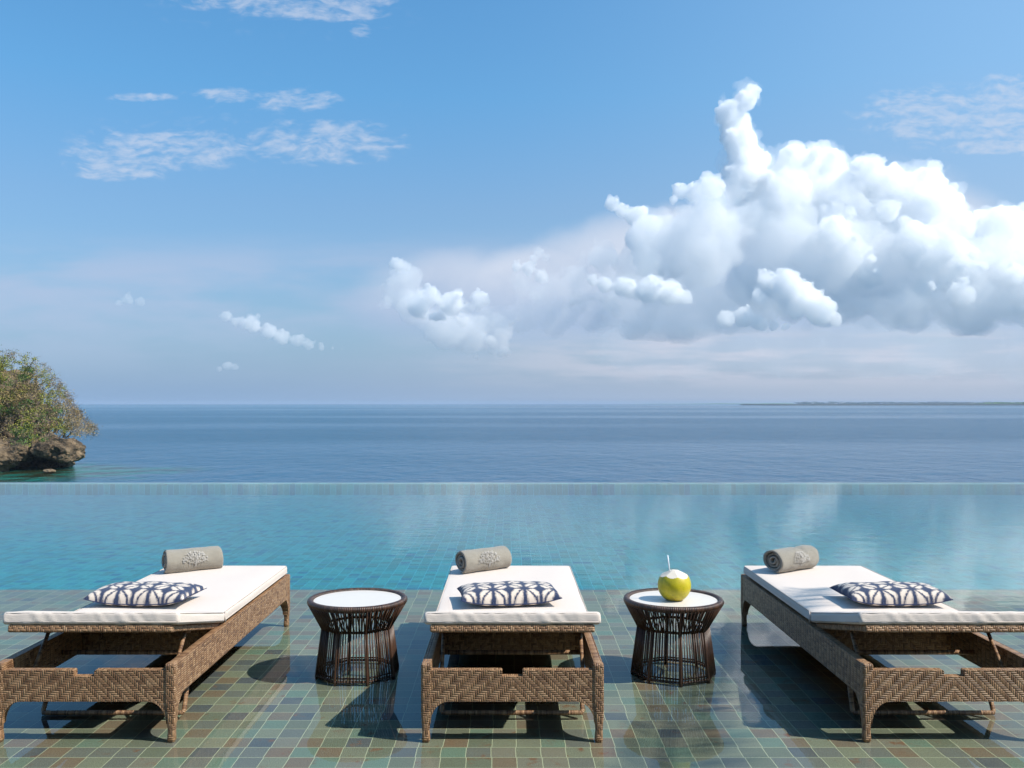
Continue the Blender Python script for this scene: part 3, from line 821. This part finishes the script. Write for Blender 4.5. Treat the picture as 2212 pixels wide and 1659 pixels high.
def shrub(name, base, hgt, spread, nb, leafn, ml, seed, label, lean=(0, 0), leaf=.2, clump=True, cat='shrub'):
    rnd = random.Random(seed); root = empty(name, base); tag(root, label, cat, 'shrubs on the headland')
    m = MB(); tips = []
    def grow(p, d, l, r, lev):
        pts = [p]; q = p
        for k in range(3):
            d = (d+Vector((rnd.uniform(-.3, .3), rnd.uniform(-.3, .3), rnd.uniform(-.12, .22)))).normalized(); q = q+d*l/3; pts.append(q)
        m.tube(pts, r, 4 if lev < 2 else 3, caps=False, r1=r*.55)
        if lev >= 2: tips.append((q, d, pts))
        if lev < 3:
            for k in range(rnd.choice((2, 3, 3)) if lev else nb):
                dd = (d+Vector((rnd.uniform(-1, 1), rnd.uniform(-1, 1), rnd.uniform(-.35, .7)))*(.85 if lev else 1.)).normalized()
                grow(pts[-1] if rnd.random() < .6 else pts[-2], dd, l*rnd.uniform(.55, .85), r*.55, lev+1)
    for k in range(nb):
        a = rnd.uniform(0, 6.28); sp = rnd.uniform(.2, 1)*spread/hgt
        grow(Vector((rnd.uniform(-.2, .2)*spread, rnd.uniform(-.2, .2)*spread, 0)), Vector((math.cos(a)*sp+lean[0], math.sin(a)*sp+lean[1], .9)).normalized(), hgt*.42, .09+.012*hgt, 1)
    m.build('branches', M['twig'], root)
    if leafn:
        lm = MB(); K = max(1, leafn//len(tips))
        for (q, d, pts) in tips:
            for k in range(K):
                c = rnd.choice(pts[1:])+Vector((rnd.gauss(0, .26), rnd.gauss(0, .26), rnd.gauss(0, .2)))
                a = Vector((rnd.gauss(0, 1), rnd.gauss(0, 1), rnd.gauss(0, .7))).normalized()*leaf*rnd.uniform(.5, 1.2)
                b_ = a.cross(Vector((rnd.gauss(0, 1), rnd.gauss(0, 1), rnd.gauss(0, 1)))).normalized()*a.length*.45
                lm.add([c-a, c+b_, c+a, c-b_], [(0, 1, 2, 3)])
        lm.build('foliage', ml, root)
    return root
def sh(name, px, py, d, hpx, spx, *a, **k):
    shrub(name, wp(px, py, d), hpx*d/FPX, spx*d/FPX, *a, **k)
# name, px, py, distance, height px, spread px, branches, leaves, material, seed, label
sh('leafy_tree', 20, 900, 196, 150, 75, 6, 5200, M['leaf'], 1, 'tall yellow-green tree on the crest of the headland, topmost against the sky')
sh('leafy_tree', -60, 900, 200, 150, 90, 6, 4200, M['leaf'], 2, 'yellow-green tree cut by the left edge of the picture, behind the crest tree')
sh('dry_shrub', 75, 905, 192, 105, 55, 6, 2600, M['leaf_dry'], 3, 'olive-brown shrub on the slope just below the crest tree')
sh('dry_shrub', 30, 920, 188, 95, 60, 6, 3000, M['leaf_dry'], 4, 'brown twiggy shrub in the middle of the headland slope')
sh('bare_shrub', 112, 935, 188, 85, 55, 6, 500, M['leaf_dry'], 5, 'bare grey shrub leaning out over the middle of the slope', lean=(.35, 0))
sh('bare_shrub', 140, 945, 186, 50, 70, 6, 500, M['leaf_dry'], 6, 'bare pinkish shrub reaching farthest out over the sea at the rock tip', lean=(.85, 0))
sh('green_bush', 58, 965, 182, 55, 30, 5, 2600, M['leaf_deep'], 7, 'deep green bush low on the headland above the sea cave')
sh('green_bush', 30, 985, 180, 45, 28, 5, 1500, M['leaf_deep'], 8, 'small deep green bush low on the headland at the left, over the cave mouth')
sh('dry_shrub', -5, 935, 186, 80, 45, 6, 2600, M['leaf'], 9, 'green shrub at the left picture edge below the crest tree')
sh('bare_shrub', 95, 950, 186, 45, 45, 6, 900, M['leaf_dry'], 10, 'low brown scrub on top of the overhanging rock', lean=(.2, -.2))
sh('dry_shrub', 95, 925, 196, 75, 50, 6, 2200, M['leaf'], 11, 'green-brown shrub behind the bare leaning shrub')

def undergrowth():
    rnd = random.Random(77)
    top = [(-120, 730), (0, 758), (60, 762), (100, 790), (132, 826), (156, 862), (180, 900), (210, 924)]
    bot = [(-120, 985), (0, 962), (50, 972), (90, 955), (130, 938), (170, 940), (205, 936)]
    def lin(t, x):
        for (a, b_), (c, d_) in zip(t, t[1:]):
            if x <= c: return b_+(d_-b_)*(x-a)/(c-a)
        return t[-1][1]
    lm = MB(); tw = MB()
    for k in range(1250):
        px = rnd.uniform(-115, 206); y0, y1 = lin(top, px), lin(bot, px)
        if px > 172 and rnd.random() < .55: continue
        f = rnd.random()**.8; py = y1+(y0-y1)*f
        d = 174+22*f+rnd.uniform(-3, 2)+(3 if px < 40 else 0)
        c = wp(px, py, d); R_ = rnd.uniform(.35, 1.15); n = noise.noise(Vector((px*.025, py*.03, 3)))
        mi = 0 if n > .12 else (1 if n > -.28 else 2)
        if py > 930 and px < 110 and rnd.random() < .4: mi = 2
        if px > 140: mi = 1
        for q in range(rnd.randint(16, 40) if mi != 1 else rnd.randint(8, 22)):
            p = c+Vector((rnd.gauss(0, R_*.5), rnd.gauss(0, R_*.5), rnd.gauss(0, R_*.42)))
            a = Vector((rnd.gauss(0, 1), rnd.gauss(0, 1), rnd.gauss(0, .7))).normalized()*rnd.uniform(.08, .2)
            b_ = a.cross(Vector((rnd.gauss(0, 1), rnd.gauss(0, 1), rnd.gauss(0, 1)))).normalized()*a.length*.45
            lm.add([p-a, p+b_, p+a, p-b_], [(0, 1, 2, 3)], mi=mi)
        for q in range(4 if mi == 1 else 2):
            v = Vector((rnd.gauss(.4, .6), rnd.gauss(-.2, .5), rnd.gauss(.5, .6)))*rnd.uniform(.6, 1.5)
            e = c+Vector((rnd.gauss(0, .4), rnd.gauss(0, .4), rnd.gauss(0, .3)))
            tw.tube([e-v*.5, e+Vector((rnd.gauss(0, .12), 0, rnd.gauss(0, .12))), e+v*.5], .03, 3, caps=False, r1=.012)
    o = lm.build('undergrowth', [M['leaf'], M['leaf_dry'], M['leaf_deep']]); tag(o, 'tangled scrub covering the slope of the headland', 'undergrowth', kind='stuff')
    t_ = tw.build('twigs', M['twig'], o); t_['kind'] = 'stuff'
undergrowth()

def palm():
    rnd = random.Random(9); root = empty('palm_tree', (5.78, .75, 0)); tag(root, 'coconut palm beside the pool, its fronds shading the lounger by the coconut table', 'palm tree')
    m = MB(); m.tube([(.9, -.6, -.2), (.7, -.45, 1.5), (.35, -.2, 3.5), (0, 0, 6.1)], .16, 12, r1=.09); m.build('trunk', M['twig'], root, smooth=True)
    for k, az in enumerate((85, -20, -55, -90, -125, -155)):
        az = R(az); dv = Vector((math.cos(az), math.sin(az), 0)); side = Vector((-dv.y, dv.x, 0)); L = 3.2+rnd.uniform(-.1, .2)
        f = lambda t: Vector((0, 0, 6.1))+dv*L*t*(1-.08*t)+Vector((0, 0, .55*t-1.15*t*t))
        fm = MB(); fm.tube([f(q/8) for q in range(9)], .022, 5, r1=.006)
        for q in range(4, 44):
            t = q/44; p = f(t)
            for sg in (-1, 1):
                l = .46*(1-.5*t)*(.5+min(.5, t*2)); tip = p+side*sg*l*.85+dv*l*.45+Vector((0, 0, -.22*l-rnd.uniform(0, .1)))
                w = dv*.02; mid = (p+tip)/2+Vector((0, 0, .03))
                fm.add([p-w*.5, p+w*.5, mid+w, tip, mid-w], [(0, 1, 2, 3, 4)])
        fm.build('frond', M['leaf_deep'], root)
palm()

def sky_blocker():  # unseen mass added behind the camera to darken the furniture undersides
    root = empty('sky_blocker', (0, -6, 0)); tag(root, 'added dark timber screen behind the camera, out of view, blocking sky light', 'sky_blocker')
    mt, T, b_ = mat('blocker_timber', Roughness=.7)
    o = T.new('ShaderNodeTexCoord').outputs['Object']
    T.put(b_, 'Base Color', T.ramp(T.noise(T.vm('MULTIPLY', o, (9., 9., .6)), 1., 4.), [(.3, (.05, .028, .016)), (.7, (.13, .075, .042))]))
    m = MB()
    for k in range(60): m.box((-15+k*.5+.25, 0, 1.9), (.485, .2, 3.8))
    m.build('blocker_wall', mt, root)
    m = MB(); m.prism([(2.2, 3.5), (-2.5, 5.6), (-2.5, 5.75), (2.2, 3.68)], 'x', -16, 16); m.build('blocker_roof', mt, root, fixn=True)
sky_blocker()

# ------------------------------------------------------------------ far shore
def far_shore():
    rnd = random.Random(4); D = 5200.
    m = MB(); V = []; F = []
    n = 90
    for i in range(n+1):
        px = 1686+(2420-1686)*i/n; d = D
        x = (px-VX)*d/FPX
        h = 5.5+2.*noise.noise(Vector((i*.35, 0, 0)))+(4 if px > 2100 else 0)
        if i == 0: h = 3.
        V += [(x, d, SEA-1), (x, d+30, SEA+h), (x, d+900, SEA+h+2), (x, d+930, SEA-1)]
    for i in range(n):
        for q in range(3): F.append((i*4+q, i*4+q+1, i*4+4+q+1, i*4+4+q))
    m.add(V, F); 
    mt, T, b_ = mat('dark_shore', Roughness=1.)
    o = T.new('ShaderNodeTexCoord').outputs['Object']
    T.put(b_, 'Base Color', T.ramp(T.noise(T.vm('MULTIPLY', o, (.03, .03, .3)), 1., 4.), [(.35, (.02, .028, .02)), (.65, (.06, .065, .05))]))
    tag(m.build('far_spit', mt, fixn=True), kind='structure')
    # wood on the right-hand end
    m = MB()
    for i in range(420):
        px = 2080+340*rnd.random()**.8; d = D+rnd.uniform(60, 300); x = (px-VX)*d/FPX; h = rnd.uniform(8, 17)*min(1, (px-2060)/80)
        z = SEA+5
        P = [(x+rnd.uniform(.4, 1)*h*.7*math.cos(a), d+h*.5*math.sin(a), z+h*(.35+rnd.uniform(-.1, .1))) for a in (0, 1.26, 2.5, 3.77, 5.0)]+[(x, d, z+h), (x, d, z)]
        m.add(P, [(k, (k+1) % 5, 5) for k in range(5)]+[((k+1) % 5, k, 6) for k in range(5)])
    tag(m.build('far_wood', M['leaf_deep']), 'dark line of far-off trees at the right end of the spit', 'trees', kind='stuff')
    # town and hills in the haze behind
    m = MB()
    for i in range(900):
        px = rnd.uniform(1720, 2420); d = rnd.uniform(8500, 12000); x = (px-VX)*d/FPX; s_ = rnd.uniform(18, 60)
        hh = rnd.uniform(6, 18); z = SEA+3+(d-8500)/3500*16*rnd.random()
        m.box((x, d, z+hh/2), (s_, s_, hh))
    mt, T, b_ = mat('far_town', Roughness=.9)
    T.put(b_, 'Base Color', T.ramp(T.new('ShaderNodeNewGeometry').outputs['Random Per Island'], [(.2, (.08, .11, .07)), (.5, (.2, .2, .18)), (.8, (.45, .42, .40)), (.95, (.8, .78, .76))], 'CONSTANT'))
    tag(m.build('far_town', mt), 'pale far-off town spread along the coast in the haze', 'town', kind='stuff')
    m = MB(); V = []; F = []; n = 80
    for i in range(n+1):
        px = 1350+(2500-1350)*i/n; d = 12500; x = (px-VX)*d/FPX
        h = (15+13*noise.noise(Vector((i*.12, 5, 0)))+5*noise.noise(Vector((i*.6, 2, 0))))*min(1, i/22)
        V += [(x, d, SEA-5), (x, d+900, SEA+h), (x, d+3000, SEA-5)]
    for i in range(n):
        for q in range(2): F.append((i*3+q, i*3+q+1, i*3+3+q+1, i*3+3+q))
    m.add(V, F); tag(m.build('far_coast', M['leaf_deep'], fixn=True), kind='structure')
far_shore()

# ------------------------------------------------------------------ cumulus
_ICO = {}
def ico(n):
    if n not in _ICO:
        bm = bmesh.new(); bmesh.ops.create_icosphere(bm, subdivisions=n, radius=1)
        _ICO[n] = ([v.co.copy() for v in bm.verts], [[x.index for x in f.verts] for f in bm.faces]); bm.free()
    return _ICO[n]
def cumulus(seeds, D, dens, seed, base=None, kids=(11, 6), vox=7., disp=(12., 60., 8., 22.), rag=1.5):
    rnd = random.Random(seed); sph = []
    for (px, py, r) in seeds:
        d = D*(1+rnd.uniform(-.015, .015)); sph.append((wp(px, py, d), r*d/FPX, 0))
    q = list(sph)
    while q:
        c, rr, lv = q.pop()
        if lv >= len(kids): continue
        for k in range(kids[lv]):
            v = Vector((rnd.gauss(0, 1), rnd.gauss(0, 1)-.35, rnd.gauss(0, .8)+.35)).normalized()
            r2 = rr*rnd.uniform(.18, .48)
            s_ = (c+v*rr*rnd.uniform(.6, 1.08), r2, lv+1); sph.append(s_); q.append(s_)
    V = []; F = []
    zb = H-(base-HY)*D/FPX if base else -1e9
    for c, rr, lv in sph:
        if c.z+rr < zb or rr < vox*1.4: continue
        bv, bf = ico(2 if lv < 2 else 1)
        o = len(V); F += [[i+o for i in f] for f in bf]
        for v in bv:
            p = c+v*rr
            if p.z < zb: p.z = zb+(p.z-zb)*.12
            V.append(p)
    me = bpy.data.meshes.new('cumulus_cloud'); me.from_pydata(V, [], F); me.materials.append(m_cloud('cloud_vapour', dens))
    o = bpy.data.objects.new('cumulus_cloud', me); col.objects.link(o); tag(o, kind='structure')
    r_ = o.modifiers.new('remesh', 'REMESH'); r_.mode = 'VOXEL'; r_.voxel_size = vox; r_.use_smooth_shade = True
    lay = [('ORIGINAL_PERLIN', disp[1]*2.4, disp[0]*rag, 2), ('VORONOI_F1', disp[1], -disp[0], 4), ('ORIGINAL_PERLIN', disp[3]*1.2, disp[2]*1.1*rag, 5)]
    for basis, size, amp, dep in lay:
        tx = bpy.data.textures.new('cloud_billow', 'CLOUDS'); tx.noise_scale = size; tx.noise_depth = dep; tx.noise_basis = basis
        dm = o.modifiers.new('displace', 'DISPLACE'); dm.texture = tx; dm.strength = amp*2; dm.mid_level = .4 if amp < 0 else .5; dm.texture_coords = 'GLOBAL'
    r_ = o.modifiers.new('remesh', 'REMESH'); r_.mode = 'VOXEL'; r_.voxel_size = vox*.9; r_.use_smooth_shade = True
    tx = bpy.data.textures.new('cloud_shreds', 'CLOUDS'); tx.noise_scale = 13.; tx.noise_depth = 4; tx.noise_basis = 'ORIGINAL_PERLIN'
    dm = o.modifiers.new('shreds', 'DISPLACE'); dm.texture = tx; dm.strength = 15.; dm.mid_level = .5; dm.texture_coords = 'GLOBAL'
    return o
CD = 4000.
K3 = (11, 7, 6)
# the great cumulus: bright dense heads and plume over a thinner, softer body
PLUME = [(1626, 197, 17), (1610, 218, 25), (1570, 246, 27), (1592, 270, 34), (1600, 310, 38), (1614, 350, 42), (1652, 345, 18), (1606, 395, 48), (1570, 300, 16)]
HEADS = [(1712, 352, 38), (1742, 365, 32), (1778, 358, 44), (1690, 420, 66), (1640, 445, 56), (1800, 430, 66), (1870, 380, 42), (1925, 408, 48), (1900, 450, 60),
    (2000, 402, 44), (2035, 440, 42), (2000, 470, 60), (2070, 490, 38), (1780, 470, 66), (2130, 482, 32), (2175, 477, 36), (2230, 490, 46), (2150, 530, 56), (2220, 545, 50), (2290, 545, 60)]
FRONT = [(1800, 500, 36), (1835, 535, 34), (1860, 570, 30), (1880, 600, 24), (2090, 575, 40), (2055, 600, 38), (2075, 640, 30), (2010, 560, 40), (1975, 520, 44), (1995, 625, 26), (2180, 590, 30), (2250, 600, 40), (2060, 540, 36)]
cumulus(PLUME, CD, .04, 41, kids=K3, vox=4., disp=(7., 40., 6., 15.))
cumulus(HEADS, CD, .022, 11, base=690, kids=K3, vox=4.5, disp=(8., 46., 6., 16.))
cumulus(FRONT, CD*.95, .02, 36, base=690, kids=K3, vox=4.5, disp=(8., 46., 6., 16.))
def crown(lst, D, n, dens, seed, lo=.22, hi=.4, a0=10, a1=150):       # small dense knobs along the sunlit tops
    rc = random.Random(seed); CR = []
    for (px, py, r) in lst:
        for q in range(n):
            an = R(rc.uniform(a0, a1)); CR.append((px+r*.8*math.cos(an), py-r*.72*math.sin(an), r*rc.uniform(lo, hi)))
    cumulus(CR, D, dens, seed, kids=(9, 6), vox=3.6, disp=(5., 30., 4., 12.))
crown(PLUME, CD*.995, 2, .07, 43)
crown(HEADS[:16], CD*.992, 3, .08, 37)
cumulus([(a_, b_, c_*1.22) for a_, b_, c_ in PLUME+HEADS], CD*1.01, .0045, 44, base=700, kids=(8, 5), vox=6., disp=(22., 70., 14., 30.), rag=2.)
crown(FRONT, CD*.94, 2, .05, 38, .25, .45, -20, 120)
cumulus([(1600, 500, 75), (1690, 520, 100), (1800, 570, 110), (1900, 570, 110), (2000, 570, 110), (2100, 600, 110), (2230, 610, 110), (2350, 600, 110), (1720, 620, 80), (1640, 610, 70), (1800, 640, 80), (1950, 640, 80), (2100, 640, 80)], CD, .0065, 31, base=716, vox=9., disp=(34., 170., 22., 60.))
cumulus([(1660, 670, 46), (1760, 668, 54), (1860, 672, 50), (1960, 670, 54), (2060, 674, 50), (2160, 674, 54), (2270, 668, 64), (2370, 668, 64)], CD*.96, .003, 33, base=712, vox=10., disp=(50., 190., 28., 60.))
cumulus([(x_, y_, 75) for x_ in range(1330, 2500, 90) for y_ in (690, 770)], CD*.8, .0011, 45, base=820, kids=(5,), vox=14., disp=(70., 220., 30., 80.))
# the lower tower on its left, thinner
cumulus([(1322, 440, 17), (1345, 455, 18), (1375, 468, 26), (1400, 490, 30), (1378, 515, 30), (1395, 560, 28), (1410, 590, 28), (1470, 412, 20), (1500, 415, 24), (1538, 405, 28), (1455, 430, 12)], CD*.965, .026, 12, kids=K3, vox=4.5, disp=(8., 46., 6., 16.))
crown([(1322, 440, 17), (1345, 455, 18), (1375, 468, 26), (1405, 490, 26), (1470, 412, 20), (1500, 415, 24), (1538, 405, 28)], CD*.96, 2, .07, 39)
cumulus([(1400, 500, 46), (1540, 440, 60), (1555, 490, 60), (1450, 510, 60), (1390, 560, 55), (1500, 560, 80), (1380, 600, 50)], CD*.94, .0055, 32, base=700, vox=8., disp=(30., 150., 18., 50.))
cumulus([(1430, 530, 40), (1480, 500, 44), (1530, 470, 46), (1440, 580, 40), (1520, 545, 40)], CD*.97, .009, 46, base=660, kids=K3, vox=6., disp=(16., 80., 12., 30.))
# soft shaded body below
cumulus([(1340, 640, 60), (1440, 650, 80), (1540, 640, 85), (1250, 650, 45), (1620, 640, 80), (1480, 700, 60), (1380, 700, 55), (1300, 560, 45), (1240, 590, 35), (1160, 640, 30)], CD*1.08, .0048, 19, base=738, vox=10., disp=(45., 190., 26., 60.))
cumulus([(1180, 640, 48), (1250, 615, 55), (1120, 690, 44), (1200, 700, 52), (1290, 680, 50), (1060, 690, 40), (1130, 620, 34)], CD*1.02, .0036, 47, base=765, vox=8., disp=(34., 150., 22., 55.), rag=2.)
# small bright puffs in front
cumulus([(1400, 625, 32), (1445, 634, 32), (1350, 622, 26), (1305, 615, 18), (1480, 645, 20), (1280, 605, 12)], CD*.86, .03, 13, base=660, kids=K3, vox=4.5)
cumulus([(1572, 690, 22), (1605, 684, 27), (1640, 696, 20), (1672, 703, 13), (1695, 706, 8)], CD*.86, .035, 14, kids=K3, base=713, vox=4.)
cumulus([(1652, 606, 22), (1700, 618, 36), (1738, 645, 36), (1775, 672, 36), (1805, 690, 20), (1640, 640, 20), (1720, 668, 26)], CD*.86, .035, 15, kids=K3, base=712, vox=4.5)
crown([(1400, 618, 26), (1445, 625, 26), (1350, 615, 22), (1652, 600, 22), (1700, 612, 32), (1738, 638, 30), (1775, 665, 30), (1605, 678, 22)], CD*.855, 2, .08, 40)
# the broken cluster left of the middle
cumulus([(858, 570, 14), (875, 575, 9), (930, 640, 24), (975, 655, 30), (1035, 645, 20), (905, 660, 28), (1010, 665, 16), (945, 690, 22), (985, 700, 20)], CD*1.05, .022, 16, base=690, kids=K3, vox=4.)
cumulus([(880, 605, 36), (900, 660, 45), (960, 710, 50), (1010, 720, 45), (1080, 710, 35), (1075, 745, 28), (860, 640, 35)], CD*1.08, .0075, 20, base=775, vox=7., disp=(28., 120., 16., 45.))
crown([(858, 568, 13), (930, 632, 22), (975, 650, 28), (1035, 640, 20), (1100, 700, 14)], CD*1.035, 2, .05, 42)
cumulus([(1105, 700, 12), (1060, 735, 13), (1090, 760, 13), (1000, 695, 16), (1120, 690, 9), (1030, 770, 9)], CD*1.04, .02, 21, vox=4.)
cumulus([(835, 655, 13), (822, 662, 9)], CD*1.04, .010, 22, base=670, vox=4.)
cumulus([(1115, 577, 13), (1140, 580, 17), (1170, 597, 16), (1150, 560, 10)], CD*1.04, .02, 17, kids=K3, vox=4.)
cumulus([(1165, 545, 14), (1180, 555, 10)], CD*1.04, .012, 23, vox=4.)
cumulus([(488, 683, 14), (510, 693, 13), (548, 700, 19), (580, 716, 18), (610, 728, 17), (640, 736, 14), (668, 742, 12), (695, 748, 9), (718, 751, 7), (738, 754, 4), (530, 700, 14)], CD, .018, 18, base=758, vox=3.5)
cumulus([(490, 790, 9), (508, 793, 8), (475, 796, 6)], CD*1.05, .012, 24, base=800, vox=3.5)
cumulus([(276, 645, 14), (300, 650, 10), (258, 652, 9)], CD*1.05, .01, 25, base=658, vox=4.)

# ------------------------------------------------------------------ sea haze
b = MB(); b.box((0, 8000, (SEA-2.5+24)/2), (33000, 17800, 24-SEA+2.5))
hm = bpy.data.materials.new('haze'); hm.use_nodes = True
T = NT(hm.node_tree); T.n.clear()
o_ = T.new('ShaderNodeOutputMaterial'); v_ = T.new('ShaderNodeVolumePrincipled'); v_.inputs['Color'].default_value = (.56, .67, .82, 1); v_.inputs['Density'].default_value = 7e-5
T.l.new(v_.outputs[0], o_.inputs[1])
tag(b.build('haze', hm), kind='stuff')
